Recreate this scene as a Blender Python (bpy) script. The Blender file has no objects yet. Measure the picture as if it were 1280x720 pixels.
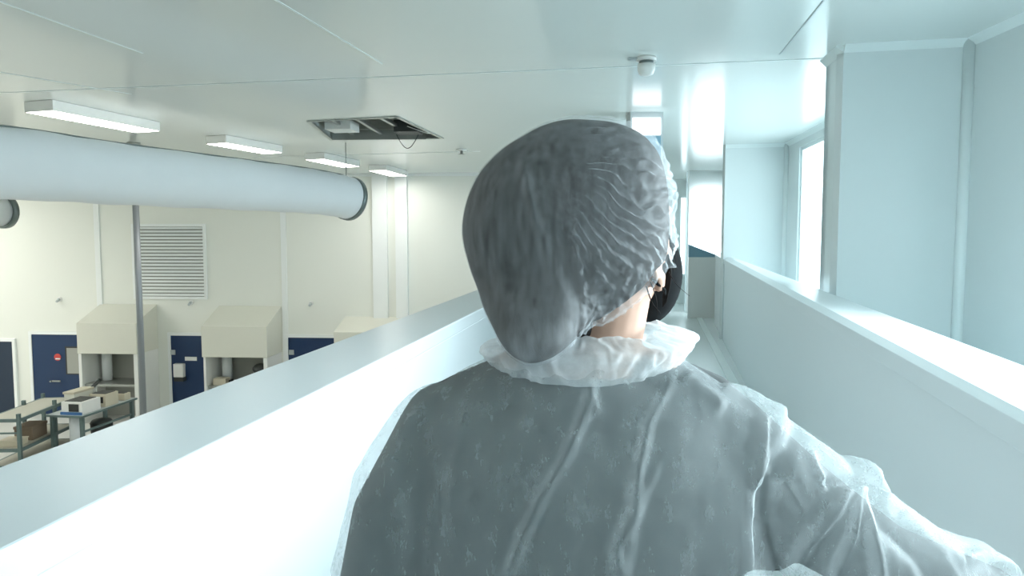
import bpy, bmesh, math, random
import numpy as np
from mathutils import Vector, Matrix, noise
random.seed(7)
scene = bpy.context.scene
COL = scene.collection
R = math.radians
# ------------------------------------------------------------------ camera
F = 870.0
EYE = Vector((0, 0, 1.6))
PITCH = math.atan2(60, F)
YAW = math.atan2(170 / F, math.sqrt(1 + (60 / F) ** 2))
cam_d = bpy.data.cameras.new('camera')
cam_d.sensor_width = 36
cam_d.lens = F / 1280 * 36
cam_d.clip_start = 0.02
cam = bpy.data.objects.new('camera', cam_d)
COL.objects.link(cam)
cam.location = EYE
cam.rotation_euler = (math.pi / 2 - PITCH, 0, YAW)
scene.camera = cam
CR = Vector((math.cos(YAW), math.sin(YAW), 0))          # camera right
CH = Vector((-math.sin(YAW), math.cos(YAW), 0))         # camera forward, level
CF = CH * math.cos(PITCH) - Vector((0, 0, 1)) * math.sin(PITCH)
CU = CR.cross(CF)


def ray(x, y):
    return CR * ((x - 640) / F) + CU * ((360 - y) / F) + CF


def at_z(x, y, z):
    r = ray(x, y)
    return EYE + r * ((z - EYE.z) / r.z)


def at_d(x, y, d):                                       # d measured along the level forward direction
    r = ray(x, y)
    return EYE + r * (d / r.dot(CH))


def at_plane(x, y, o, n):
    r = ray(x, y)
    return EYE + r * ((o - EYE).dot(n) / r.dot(n))


# ------------------------------------------------------------------ materials
def mat(name, col, rough=0.5, metal=0.0, var=0.0, scale=6.0, spec=0.5, bump=0.0):
    m = bpy.data.materials.new(name)
    m.use_nodes = True
    nt = m.node_tree
    b = nt.nodes['Principled BSDF']
    b.inputs['Base Color'].default_value = (*col, 1)
    b.inputs['Roughness'].default_value = rough
    b.inputs['Metallic'].default_value = metal
    b.inputs['Specular IOR Level'].default_value = spec
    tc = nt.nodes.new('ShaderNodeTexCoord')
    no = nt.nodes.new('ShaderNodeTexNoise')
    no.inputs['Scale'].default_value = scale
    no.inputs['Detail'].default_value = 4
    nt.links.new(tc.outputs['Object'], no.inputs['Vector'])
    mr = nt.nodes.new('ShaderNodeMapRange')
    mr.inputs['To Min'].default_value = 1 - max(var, 0.01)
    mr.inputs['To Max'].default_value = 1 + max(var, 0.01)
    nt.links.new(no.outputs['Fac'], mr.inputs['Value'])
    mx = nt.nodes.new('ShaderNodeVectorMath')
    mx.operation = 'SCALE'
    mx.inputs[0].default_value = col
    nt.links.new(mr.outputs['Result'], mx.inputs['Scale'])
    nt.links.new(mx.outputs['Vector'], b.inputs['Base Color'])
    if bump:
        bp = nt.nodes.new('ShaderNodeBump')
        bp.inputs['Strength'].default_value = bump
        bp.inputs['Distance'].default_value = 0.01
        nt.links.new(no.outputs['Fac'], bp.inputs['Height'])
        nt.links.new(bp.outputs['Normal'], b.inputs['Normal'])
    return m


def emit(name, col, s):
    m = bpy.data.materials.new(name)
    m.use_nodes = True
    nt = m.node_tree
    nt.nodes.clear()
    o = nt.nodes.new('ShaderNodeOutputMaterial')
    e = nt.nodes.new('ShaderNodeEmission')
    e.inputs['Color'].default_value = (*col, 1)
    e.inputs['Strength'].default_value = s
    nt.links.new(e.outputs[0], o.inputs['Surface'])
    return m


def glass_mat(name):
    m = bpy.data.materials.new(name)
    m.use_nodes = True
    nt = m.node_tree
    nt.nodes.clear()
    o = nt.nodes.new('ShaderNodeOutputMaterial')
    t = nt.nodes.new('ShaderNodeBsdfTransparent')
    t.inputs['Color'].default_value = (.93, .97, .97, 1)
    g = nt.nodes.new('ShaderNodeBsdfGlossy')
    g.inputs['Roughness'].default_value = 0.03
    mx = nt.nodes.new('ShaderNodeMixShader')
    mx.inputs[0].default_value = .05
    nt.links.new(t.outputs[0], mx.inputs[1])
    nt.links.new(g.outputs[0], mx.inputs[2])
    nt.links.new(mx.outputs[0], o.inputs['Surface'])
    return m


def fabric(name, col, base, dens, mottle, scale, stretch=(1, 1, 1), transl=0.4, rough_bump=0.0, fine=1.0):
    """Thin white non-woven: uneven fibre density lets what lies beneath show through."""
    m = bpy.data.materials.new(name)
    m.use_nodes = True
    nt = m.node_tree
    nt.nodes.clear()
    N = nt.nodes.new
    L = nt.links.new
    o = N('ShaderNodeOutputMaterial')
    tr = N('ShaderNodeBsdfTransparent')
    df = N('ShaderNodeBsdfPrincipled')
    df.inputs['Base Color'].default_value = (*col, 1)
    df.inputs['Roughness'].default_value = 0.55
    df.inputs['Specular IOR Level'].default_value = 0.35
    tl = N('ShaderNodeBsdfTranslucent')
    tl.inputs['Color'].default_value = (*col, 1)
    m1 = N('ShaderNodeMixShader')
    m1.inputs[0].default_value = transl
    L(df.outputs[0], m1.inputs[1])
    L(tl.outputs[0], m1.inputs[2])
    at = N('ShaderNodeAttribute')
    at.attribute_name = 'density'
    tc = N('ShaderNodeTexCoord')
    mp = N('ShaderNodeMapping')
    mp.inputs['Scale'].default_value = stretch
    L(tc.outputs['Object'], mp.inputs['Vector'])
    n1 = N('ShaderNodeTexNoise')
    n1.inputs['Scale'].default_value = scale
    n1.inputs['Detail'].default_value = 2.5
    n1.inputs['Roughness'].default_value = 0.55
    L(mp.outputs[0], n1.inputs['Vector'])
    n2 = N('ShaderNodeTexNoise')
    n2.inputs['Scale'].default_value = scale * 6
    n2.inputs['Detail'].default_value = 3
    L(mp.outputs[0], n2.inputs['Vector'])
    a = N('ShaderNodeMath')
    a.operation = 'MULTIPLY_ADD'
    L(n1.outputs['Fac'], a.inputs[0])
    a.inputs[1].default_value = mottle
    a.inputs[2].default_value = base - mottle * .75
    a2 = N('ShaderNodeMath')
    a2.operation = 'MULTIPLY_ADD'
    L(n2.outputs['Fac'], a2.inputs[0])
    a2.inputs[1].default_value = mottle * .5 * fine
    L(a.outputs[0], a2.inputs[2])
    b = N('ShaderNodeMath')
    b.operation = 'MULTIPLY_ADD'
    b.use_clamp = True
    L(at.outputs['Fac'], b.inputs[0])
    b.inputs[1].default_value = dens
    L(a2.outputs[0], b.inputs[2])
    mx = N('ShaderNodeMixShader')
    L(b.outputs[0], mx.inputs[0])
    L(tr.outputs[0], mx.inputs[1])
    L(m1.outputs[0], mx.inputs[2])
    L(mx.outputs[0], o.inputs['Surface'])
    if rough_bump:
        bp = N('ShaderNodeBump')
        bp.inputs['Strength'].default_value = rough_bump
        bp.inputs['Distance'].default_value = 0.004
        L(n1.outputs['Fac'], bp.inputs['Height'])
        L(bp.outputs[0], df.inputs['Normal'])
        L(bp.outputs[0], tl.inputs['Normal'])
    return m


M = dict(
    panel=mat('coated_wall_panel', (.70, .765, .77), .28, var=.01, scale=.6),
    hallwall=mat('cream_wall_panel', (.83, .85, .80), .4, var=.015, scale=.5),
    ceil=mat('coated_ceiling_panel', (.77, .815, .80), .17, var=.012, scale=.4),
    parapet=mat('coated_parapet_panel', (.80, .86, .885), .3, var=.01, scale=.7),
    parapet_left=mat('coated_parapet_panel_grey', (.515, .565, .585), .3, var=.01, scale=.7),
    floor=mat('pale_vinyl_floor', (.78, .84, .85), .25, var=.02, scale=1.2),
    hallfloor=mat('grey_resin_floor', (.62, .63, .60), .4, var=.05, scale=1.0),
    trim=mat('white_trim', (.80, .87, .87), .35),
    creamtrim=mat('cream_trim', (.88, .91, .91), .4),
    white=mat('white_enamel', (.85, .86, .84), .4),
    hood=mat('cream_painted_sheet', (.74, .74, .66), .45, var=.01),
    duct=mat('white_textile_duct', (.86, .90, .93), .85, var=.02, scale=3, bump=.15),
    dark=mat('dark_grey_plastic', (.035, .04, .04), .5),
    ring=mat('grey_steel_band', (.20, .24, .24), .4, metal=.6),
    steel=mat('brushed_steel', (.42, .44, .42), .38, metal=.8, var=.06, scale=20),
    pole=mat('grey_painted_pole', (.26, .28, .30), .35, metal=.3),
    blue=mat('navy_blue_door_paint', (.007, .034, .105), .4, var=.03),
    darkblue=mat('dark_navy_paint', (.012, .028, .06), .4, var=.03),
    red=mat('red_sign_paint', (.55, .06, .05), .5),
    rack=mat('grey_green_rack_metal', (.14, .20, .20), .4, metal=.3),
    shelf=mat('beige_shelf_sheet', (.50, .49, .42), .5, var=.04),
    beige=mat('beige_plastic', (.62, .57, .45), .5, var=.03),
    brown=mat('brown_board', (.25, .19, .14), .6, var=.1),
    bluebox=mat('bright_blue_plastic', (.05, .16, .38), .4),
    tealblue=mat('teal_blue_paint', (.20, .36, .46), .4, var=.03),
    grey=mat('light_grey_paint', (.48, .53, .54), .45),
    niche=mat('grey_niche_panel', (.36, .37, .34), .55, var=.04),
    lamp=emit('lamp_diffuser', (1, .97, .90), 10.0),
    fill_lamp=emit('fill_lamp_diffuser', (1, .97, .90), 19.0),
    sky=emit('lit_white_panel', (.9, .97, 1), 1.1),
    glass=glass_mat('clear_window_glass'),
    skin=mat('skin', (.46, .285, .215), .7, spec=.25, var=.04, scale=30),
    hair=mat('dark_brown_hair', (.014, .011, .010), .7, spec=.15, var=.05, scale=8),
    mask=mat('black_mask_cloth', (.010, .011, .012), 1.0, spec=.05, var=.1, scale=40),
    shirt=mat('dark_grey_shirt', (.040, .048, .050), .9, var=.3, scale=25),
    trousers=mat('dark_trousers', (.03, .035, .05), .9, var=.1),
    shoe=mat('white_clog', (.75, .75, .73), .5),
    eye=mat('dark_eye', (.02, .015, .01), .2),
)
M['cap'] = fabric('thin_white_cap_fibre', (.82, .87, .91), .24, 1.0, .30, 110, (1, 1, .2), .35, 0.0, fine=.25)
M['gown'] = fabric('white_nonwoven_gown', (.74, .81, .83), .27, .9, .20, 60, (1, 1, .45), .35, .35)
M['collar'] = fabric('white_nonwoven_collar', (.84, .88, .91), .60, .6, .2, 60, (1, 1, 1), .45, .5)


# ------------------------------------------------------------------ mesh collector (world coordinates)
class MB:
    def __init__(s):
        s.v = []
        s.f = []
        s.sm = []

    def add(s, verts, faces, smooth=False):
        o = len(s.v)
        s.v += [Vector(v) for v in verts]
        s.f += [[i + o for i in f] for f in faces]
        s.sm += [smooth] * len(faces)
        return s

    def hexa(s, b, t):
        """b, t: four bottom and four top corners, counter-clockwise from above."""
        s.add(list(b) + list(t), [[3, 2, 1, 0], [4, 5, 6, 7], [0, 1, 5, 4], [1, 2, 6, 5], [2, 3, 7, 6], [3, 0, 4, 7]])
        return s

    def prism(s, poly, d):
        """poly: loop of points, extruded by vector d."""
        n = len(poly)
        p = [Vector(q) for q in poly]
        q = [a + Vector(d) for a in p]
        nrm = Vector((0, 0, 0))
        for i in range(n):
            nrm += p[i].cross(p[(i + 1) % n])
        fl = nrm.dot(Vector(d)) > 0
        fs = [list(range(n)), list(range(2 * n - 1, n - 1, -1))]
        fs += [[i, i + n, (i + 1) % n + n, (i + 1) % n] for i in range(n)]
        if fl:
            fs = [f[::-1] for f in fs]
        s.add(p + q, fs)
        return s

    def tube(s, pts, r, n=10, cap=True):
        pts = [Vector(p) for p in pts]
        rs = r if isinstance(r, (list, tuple)) else [r] * len(pts)
        vs = []
        up = None
        for i, p in enumerate(pts):
            t = (pts[min(i + 1, len(pts) - 1)] - pts[max(i - 1, 0)]).normalized()
            if up is None:
                up = Vector((0, 0, 1)) if abs(t.z) < .9 else Vector((1, 0, 0))
            a = t.cross(up).normalized()
            b = a.cross(t).normalized()
            up = b
            for k in range(n):
                w = 2 * math.pi * k / n
                vs.append(p + (a * math.cos(w) + b * math.sin(w)) * rs[i])
        fs = []
        for i in range(len(pts) - 1):
            for k in range(n):
                k2 = (k + 1) % n
                fs.append([i * n + k, i * n + k2, (i + 1) * n + k2, (i + 1) * n + k])
        s.add(vs, fs, True)
        if cap:
            s.add(vs[:n], [list(range(n))[::-1]])
            s.add(vs[-n:], [list(range(n))])
        return s

    def ball(s, c, rad, n=16, m=10, rot=None):
        c = Vector(c)
        vs = []
        for i in range(m + 1):
            t = math.pi * i / m
            for k in range(n):
                w = 2 * math.pi * k / n
                d = Vector((rad[0] * math.sin(t) * math.cos(w), rad[1] * math.sin(t) * math.sin(w), rad[2] * math.cos(t)))
                vs.append(c + (rot @ d if rot else d))
        fs = []
        for i in range(m):
            for k in range(n):
                k2 = (k + 1) % n
                q = [i * n + k, (i + 1) * n + k, (i + 1) * n + k2, i * n + k2]
                if i == 0:
                    q = [q[0], q[1], q[2]]
                elif i == m - 1:
                    q = [q[0], q[1], q[3]]
                fs.append(q)
        s.add(vs, fs, True)
        return s

    def build(s, name, material, parent=None, bevel=0.0, origin=None):
        me = bpy.data.meshes.new(name)
        o = bpy.data.objects.new(name, me)
        COL.objects.link(o)
        if parent is not None:
            o.parent = parent
            inv = WM[parent].inverted()
            WM[o] = WM[parent].copy()
        else:
            if origin is None:
                mn = [min(v[i] for v in s.v) for i in range(3)]
                mx = [max(v[i] for v in s.v) for i in range(3)]
                origin = Vector(((mn[0] + mx[0]) / 2, (mn[1] + mx[1]) / 2, mn[2]))
            o.location = origin
            WM[o] = Matrix.Translation(origin)
            inv = WM[o].inverted()
        me.from_pydata([inv @ v for v in s.v], [], s.f)
        me.polygons.foreach_set('use_smooth', s.sm)
        me.materials.append(material)
        bm = bmesh.new()
        bm.from_mesh(me)
        bmesh.ops.remove_doubles(bm, verts=bm.verts, dist=1e-5)
        bmesh.ops.recalc_face_normals(bm, faces=bm.faces)
        bm.to_mesh(me)
        bm.free()
        if bevel:
            b = o.modifiers.new('bevel', 'BEVEL')
            b.width = bevel
            b.segments = 2
            b.limit_method = 'ANGLE'
        return o


WM = {}


def tag(o, label, cat, group=None):
    o['label'] = label
    o['category'] = cat
    if group:
        o['group'] = group
    return o


def thing(name, label, cat, loc, rz=0.0, group=None):
    o = bpy.data.objects.new(name, None)
    COL.objects.link(o)
    o.empty_display_size = .1
    o.location = loc
    o.rotation_euler = (0, 0, rz)
    WM[o] = Matrix.Translation(Vector(loc)) @ Matrix.Rotation(rz, 4, 'Z')
    return tag(o, label, cat, group)


def struct(o, label=None):
    o['kind'] = 'structure'
    if label:
        o['label'] = label
    return o


ZC, ZP, ZH = 3.1, 1.17, -2.57            # ceiling, parapet top, hall floor
Z = Vector((0, 0, 1))


def flat(p, z):
    return Vector((p.x, p.y, z))


def line_pts(a, b, t0, t1):
    d = (b - a)
    return a + d * t0, a + d * t1


# ------------------------------------------------------------------ parapets
def y_at(a, b, y):
    t = (y - a.y) / (b.y - a.y)
    return a + (b - a) * t


Li = (at_z(0, 688, ZP), at_z(573, 400, ZP))
Lo = (at_z(0, 583, ZP), at_z(505, 396, ZP))
Ri = (at_z(1280, 530, ZP), at_z(907, 325.6, 1.285))
Ro = (at_z(1280, 457, ZP), at_z(930, 326.5, 1.30))
Y0, Y1 = -3.6, 13.9


def parapet(name, i, o, zbot, y0, y1, lip):
    a0, a1, b0, b1 = y_at(*i, y0), y_at(*i, y1), y_at(*o, y0), y_at(*o, y1)
    w = (b0 - a0).normalized()
    m = MB()
    ins = w * lip
    quad = [a0 + ins, a1 + ins, b1, b0]
    m.hexa([flat(p, zbot) for p in quad], [p - Z * .07 for p in quad])
    quad = [a0, a1, b1, b0]
    m.hexa([p - Z * .07 for p in quad], quad)
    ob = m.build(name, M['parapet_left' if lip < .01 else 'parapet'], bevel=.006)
    return struct(ob)


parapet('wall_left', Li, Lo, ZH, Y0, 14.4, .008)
parapet('wall_right', Ri, Ro, -.1, Y0, Y1, .012)

# walkway floor
m = MB()
q = [y_at(*Li, Y0) - Vector((.02, 0, 0)), y_at(*Ro, Y0) + Vector((2.5, 0, 0)), Vector((6.0, 20, 0)), y_at(*Li, 20) - Vector((.02, 0, 0))]
m.hexa([flat(p, -.2) for p in q], [flat(p, 0) for p in q])
struct(m.build('floor_walkway', M['floor']))
# pale strip along the foot of the right parapet
a, b = at_z(915, 475, 0.0), at_z(862, 375, 0.0)
d = (b - a)
n = Vector((d.y, -d.x, 0)).normalized() * .05
m = MB()
p0, p1 = a - d * .75, a + d * .95
m.hexa([p0 - n, p0 + n, p1 + n, p1 - n], [p0 - n + Z * .012, p0 + n + Z * .012, p1 + n + Z * .012, p1 - n + Z * .012])
struct(m.build('trim_floor', M['trim']))

# ------------------------------------------------------------------ hall frame
O_H = at_z(510, 217, ZC)
A_H = R(3.9)
HW = CR * math.cos(A_H) - CH * math.sin(A_H)             # along the back wall, to the right
HN = Vector((HW.y, -HW.x, 0))                            # towards the walkway
if HN.dot(CH) > 0:
    HN = -HN
HRZ = math.atan2(HW.y, HW.x)


def HS(x, y, n=0.0):
    """pixel -> (s, z) on the plane n metres in front of the back wall"""
    p = at_plane(x, y, O_H + HN * n, HN)
    return (p - O_H).dot(HW), p.z


def HP(s, n, z):
    p = O_H + HW * s + HN * n
    return Vector((p.x, p.y, z))


def hbox(m, s0, s1, n0, n1, z0, z1):
    b = [HP(s0, n1, z0), HP(s1, n1, z0), HP(s1, n0, z0), HP(s0, n0, z0)]
    m.hexa(b, [flat(p, z1) for p in b])
    return m


# back wall of the hall
s_right = HS(770, 300)[0]
m = hbox(MB(), -16, s_right, -.15, 0, ZH, ZC)
struct(m.build('wall_back', M['hallwall']))
m = MB()
sl = -15.0
hbox(m, sl - .15, sl, -.1, 26, ZH, ZC)
struct(m.build('wall_far_left', M['hallwall']))
m = MB()
q = [Vector((-22, -6, 0)), Vector((-.9, -6, 0)), Vector((-.6, 22, 0)), Vector((-22, 22, 0))]
m.hexa([flat(p, ZH - .2) for p in q], [flat(p, ZH) for p in q])
struct(m.build('floor_hall', M['hallfloor']))
# wall behind the viewpoint
m = MB()
q = [Vector((-22, -6.2, 0)), Vector((6, -6.2, 0)), Vector((6, -6, 0)), Vector((-22, -6, 0))]
m.hexa([flat(p, ZH - .2) for p in q], [flat(p, ZC) for p in q])
struct(m.build('wall_rear', M['niche']))

# ------------------------------------------------------------------ ceiling with the open hatch
hole = [at_z(386, 151, ZC), at_z(413, 173.5, ZC), at_z(553, 172.5, ZC), at_z(496, 145.5, ZC)]
bm = bmesh.new()
outer = [Vector((-22, -6.2, ZC)), Vector((7, -6.2, ZC)), Vector((7, 22, ZC)), Vector((-22, 22, ZC))]
ed = []
for loop in (outer, hole):
    vs = [bm.verts.new(p) for p in loop]
    for i in range(4):
        ed.append(bm.edges.new((vs[i], vs[(i + 1) % 4])))
bmesh.ops.triangle_fill(bm, edges=ed, use_beauty=True)
for f in bm.faces:
    if f.normal.z > 0:
        f.normal_flip()
r_ = bmesh.ops.extrude_face_region(bm, geom=list(bm.faces))
for v in [g for g in r_['geom'] if isinstance(g, bmesh.types.BMVert)]:
    v.co.z += .08
me = bpy.data.meshes.new('ceiling')
bm.to_mesh(me)
bm.free()
me.materials.append(M['ceil'])
co = bpy.data.objects.new('ceiling', me)
COL.objects.link(co)
struct(co)


def seam(name, x0, y0, x1, y1, t0=0., t1=1., w=.012, mt='trim'):
    a, b = at_z(x0, y0, ZC), at_z(x1, y1, ZC)
    a, b = line_pts(a, b, t0, t1)
    d = (b - a).normalized()
    n = Vector((d.y, -d.x, 0)) * w
    m = MB()
    q = [a - n, a + n, b + n, b - n]
    m.hexa([p - Z * .004 for p in q], [p + Z * .001 for p in q])
    struct(m.build(name, M[mt]))


seam('trim_1', 0, 116, 1030, 73, -.4, 1.02)
seam('trim_2', 345, 0, 425, 48, -.3, 1.9, w=.008)
seam('trim_3', 0, 2, 100, 38, -.3, 2.0, w=.008)
seam('trim_4', 1030, 0, 975, 68, -.3, 1.0, w=.006, mt='grey')
seam('trim_5', 340, 196, 600, 189, -.6, 1.0, w=.01)
seam('trim_6', 0, 90, 60, 100, -.3, 3, w=.006)

# hatch: cavity, frames, junction box, cables
hc = sum(hole, Vector()) / 4
hx = (hole[2] - hole[1]).normalized()
hy = Vector((-hx.y, hx.x, 0))
ht = thing('ceiling_hatch', 'open ceiling hatch with bare grey metal brackets and loose cables', 'hatch', hc, math.atan2(hx.y, hx.x))
m = MB()
up = [p + Z * .5 for p in hole]
for i in range(4):
    a, b = hole[i], hole[(i + 1) % 4]
    o_ = ((a + b) / 2 - hc)
    o_.z = 0
    o_ = o_.normalized() * .02
    m.hexa([a, b, b + o_, a + o_], [a + Z * .5, b + Z * .5, b + o_ + Z * .5, a + o_ + Z * .5])
m.hexa(up, [p + Z * .02 for p in up])
m.build('cavity', M['niche'], ht)


def hl(u, v, dz=0.0):
    """bilinear position in the hatch: u 0..1 left to right, v 0..1 near to far"""
    a = hole[1].lerp(hole[2], u)
    b = hole[0].lerp(hole[3], u)
    return a.lerp(b, v) + Z * dz


def bar(m, a, b, w, h):
    d = (b - a).normalized()
    n = Vector((d.y, -d.x, 0)).normalized() * w / 2
    m.hexa([a - n, a + n, b + n, b - n], [a - n + Z * h, a + n + Z * h, b + n + Z * h, b - n + Z * h])
    return m


m = MB()
for i in range(4):
    bar(m, hole[i] - Z * .012, hole[(i + 1) % 4] - Z * .012, .05, .03)
m.build('frame', M['steel'], ht)
for v_, dz in ((.12, .10), (.5, .14), (.82, .10)):
    bar(MB(), hl(-.0, v_, dz), hl(1.0, v_, dz), .06, .05).build('bracket', M['steel'], ht)
for u_ in (.2, .46, .72):
    bar(MB(), hl(u_, .02, .05), hl(u_, .98, .05), .05, .04).build('bracket', M['steel'], ht)
m = MB()
bar(m, hl(.02, .0, -.02), hl(.86, .0, -.02), .04, .16)
m.build('side_plate', M['steel'], ht)
m = MB()
bar(m, hl(.08, .45, .0), hl(.33, .45, .0), .35, .12)
m.build('light_unit', M['white'], ht)
m = MB()
bar(m, hl(.70, .35, -.02), hl(.92, .35, -.02), .3, .16)
m.build('junction_box', M['dark'], ht)
for (u0, u1, v0, sag, out) in ((.62, .82, .1, .2, 0), (.86, .97, .5, .10, .22)):
    pts = []
    for k in range(15):
        t = k / 14
        p = hl(u0 + (u1 - u0) * t, v0, .03 - sag * math.sin(math.pi * t))
        pts.append(p + hx * out * math.sin(math.pi * t))
    MB().tube(pts, .006, 6).build('cable', M['dark' if not out else 'white'], ht)

# ------------------------------------------------------------------ right side walls
rp = {}
rp['B'] = at_z(1214, 49, ZC)
rp['A'] = rp['B'] + (at_z(1278, 20, ZC) - rp['B']).normalized() * 10.0
rp['C'] = at_z(1055, 57, ZC)
rp['D'] = at_z(1033, 76, ZC)
rp['G'] = at_z(985, 179, ZC)
rp['F'] = rp['G'] + (at_z(1030, 155, ZC) - rp['G']).normalized() * 5.6
rp['Hh'] = at_z(907, 181, ZC)
rp['I'] = at_z(908, 214, ZC)
rp['J'] = at_z(860, 214, ZC)
dCD = (rp['D'] - rp['C']).normalized()
rp['E'] = rp['D'] + Vector((dCD.y, -dCD.x, 0)) * 2.2


def wall_seg(m, a, b, z0=0.0, z1=ZC, t=.12, out=None):
    d = (b - a)
    d.z = 0
    d.normalize()
    n = Vector((d.y, -d.x, 0)) * t if out is None else out * t
    m.hexa([flat(a, z0), flat(b, z0), flat(b + n, z0), flat(a + n, z0)], [flat(a, z1), flat(b, z1), flat(b + n, z1), flat(a + n, z1)])
    return m


def cove(m, a, b, w=.045, z=ZC, side=1):
    """ceiling cove strip along a-b on the room side"""
    d = (b - a)
    d.z = 0
    d.normalize()
    n = Vector((-d.y, d.x, 0)) * w * side
    p = [flat(a, z), flat(a, z - w), flat(a + n, z)]
    m.prism(p, flat(b, z) - flat(a, z))
    return m


def window_in(seg_a, seg_b, t0, t1, z0, z1, num, mt, wallname):
    """wall with an opening, frame and pane"""
    d = seg_b - seg_a
    a, b = seg_a + d * t0, seg_a + d * t1
    m = MB()
    wall_seg(m, seg_a, a)
    wall_seg(m, b, seg_b)
    wall_seg(m, a, b, 0, z0)
    wall_seg(m, a, b, z1, ZC)
    w = struct(m.build(wallname, mt))
    dd = d.normalized()
    nn = Vector((dd.y, -dd.x, 0))
    f = MB()
    fw = .05
    for (p, q_, za, zb) in ((a, a + dd * fw, z0, z1), (b - dd * fw, b, z0, z1), (a, b, z0, z0 + fw), (a, b, z1 - fw, z1)):
        wall_seg(f, p + nn * .03, q_ + nn * .03, za, zb, .06)
    wn = struct(f.build('window_%d' % num, M['trim']))
    g = MB()
    wall_seg(g, a + nn * .055, b + nn * .055, z0, z1, .006)
    g.build('window_pane', M['glass'], wn)
    return a, b, nn


# near wall with the big window past the frame edge
wa = rp['B']
wb = rp['A']
win1 = window_in(wb, wa, .40, .84, 1.0, 2.4, 1, M['panel'], 'wall_right_near')
m = MB()
wall_seg(m, rp['B'], rp['C'], out=Vector((CH.x, CH.y, 0)))
struct(m.build('wall_right_bay', M['panel']))
m = MB()
oCD = Vector((dCD.y, -dCD.x, 0))
if oCD.dot(CR) < 0:
    oCD = -oCD
wall_seg(m, rp['C'] + dCD * .13, rp['D'], out=oCD)
struct(m.build('wall_right_return', M['panel']))
m = MB()
wall_seg(m, rp['D'] - dCD * .12, rp['E'] - dCD * .12, out=dCD)
struct(m.build('wall_right_alcove', M['panel']))
win2 = window_in(rp['F'], rp['G'], .05, .88, .9, 2.95, 2, M['panel'], 'wall_right_far')
m = MB()
wall_seg(m, rp['G'], rp['Hh'], out=Vector((CH.x, CH.y, 0)))
struct(m.build('wall_right_end', M['panel']))
m = MB()
wall_seg(m, rp['Hh'] + CH * .13, rp['I'], out=CR)
struct(m.build('wall_right_passage', M['panel']))
m = MB()
for k, (a, b) in enumerate((('A', 'B'), ('B', 'C'), ('C', 'D'), ('F', 'G'), ('G', 'Hh'))):
    m = MB()
    cove(m, rp[a], rp[b], .055)
    struct(m.build('trim_%d' % (7 + k), M['trim']))
# corner beads
for k, p in enumerate((rp['B'], rp['G'])):
    c = flat(p, 0)
    m = MB()
    m.tube([c - CR * .012 - CH * .012, c - CR * .012 - CH * .012 + Z * (ZC - .01)], .045, 12)
    struct(m.build('trim_%d' % (12 + k), M['trim']))

# far end wall with tall windows
J, I = rp['J'], rp['I'] + (rp['I'] - rp['J']) * .15


def px_t(a, b, x):
    n = Vector((-(b - a).y, (b - a).x, 0)).normalized()
    p = at_plane(x, 300, a, n)
    return (p - a).dot(b - a) / (b - a).length_squared


win3 = window_in(J, I, px_t(J, I, 863.5), px_t(J, I, 906), .75, 2.62, 3, M['panel'], 'wall_end')
cove(m := MB(), J, I, .06, side=-1)
struct(m.build('trim_14', M['trim']))
JF = J + CH * 2.2 - CR * .0
J2 = at_plane(860, 225, JF, CH)
J3 = at_plane(700, 225, JF, CH)
win4 = window_in(flat(J3, ZC), flat(J2, ZC), px_t(J3, J2, 847), px_t(J3, J2, 858), .7, 2.7, 4, M['panel'], 'wall_end_left')
m = MB()
wall_seg(m, J + CH * .13, flat(J2, ZC), out=CR)
struct(m.build('wall_end_return', M['panel']))
m = MB()
pc = at_plane(846, 226, JF - CH * .02, CH)
pd = at_plane(815, 226, JF - CH * .02, CH)
m.hexa([flat(pd, pc.z - .04), flat(pc, pc.z - .04), flat(pc, pc.z - .04) + CH * .03, flat(pd, pc.z - .04) + CH * .03],
       [flat(pd, pc.z + .04), flat(pc, pc.z + .04), flat(pc, pc.z + .04) + CH * .03, flat(pd, pc.z + .04) + CH * .03])
struct(m.build('trim_15', M['trim']))

# blue barrier panel at the far end of the walkway
dB = 14.2
pl = [at_d(861, 305.5, dB), at_d(861, 321.5, dB), at_d(903, 321.5, dB)]
br = thing('barrier', 'low barrier with a slanted blue panel at the far walkway end', 'barrier', flat((pl[1] + pl[2]) / 2, 0), YAW)
MB().prism(pl, CH * .05).build('slanted_panel', M['tealblue'], br)
m = MB()
m.hexa([flat(pl[1], 0), flat(pl[2], 0), flat(pl[2], 0) + CH * .05, flat(pl[1], 0) + CH * .05],
       [pl[1], pl[2], pl[2] + CH * .05, pl[1] + CH * .05])
m.build('base_panel', M['white'], br)

# ------------------------------------------------------------------ ceiling fittings
def smoke():
    c = at_z(808, 72, ZC)
    t = thing('smoke_detector', 'round white smoke detector on the ceiling above the capped head', 'smoke detector', c)
    s = .082
    MB().tube([c, c - Z * .03], s, 28).build('base', M['white'], t)
    MB().tube([c - Z * .03, c - Z * .055], s * .72, 28).build('sensor_ring', M['ring'], t)
    MB().tube([c - Z * .055, c - Z * .10, c - Z * .135, c - Z * .15], [s * .9, s * .86, s * .7, s * .25], 28).build('sensor_head', M['white'], t)
    m = MB()
    a = c - CR * .09
    m.hexa([a - CR * .06 - CH * .02 - Z * .02, a + CR * .02 - CH * .02 - Z * .02, a + CR * .02 + CH * .02 - Z * .02, a - CR * .06 + CH * .02 - Z * .02],
           [a - CR * .06 - CH * .02, a + CR * .02 - CH * .02, a + CR * .02 + CH * .02, a - CR * .06 + CH * .02])
    m.build('bracket', M['grey'], t)


smoke()
c = at_z(577, 187, ZC)
t = thing('sprinkler', 'small sprinkler head on the ceiling between hatch and capped head', 'sprinkler', c)
MB().tube([c, c - Z * .02], .09, 20).build('flange', M['white'], t)
MB().tube([c - Z * .02, c - Z * .07, c - Z * .075, c - Z * .085], [.02, .02, .05, .05], 14).build('nozzle', M['steel'], t)

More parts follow.
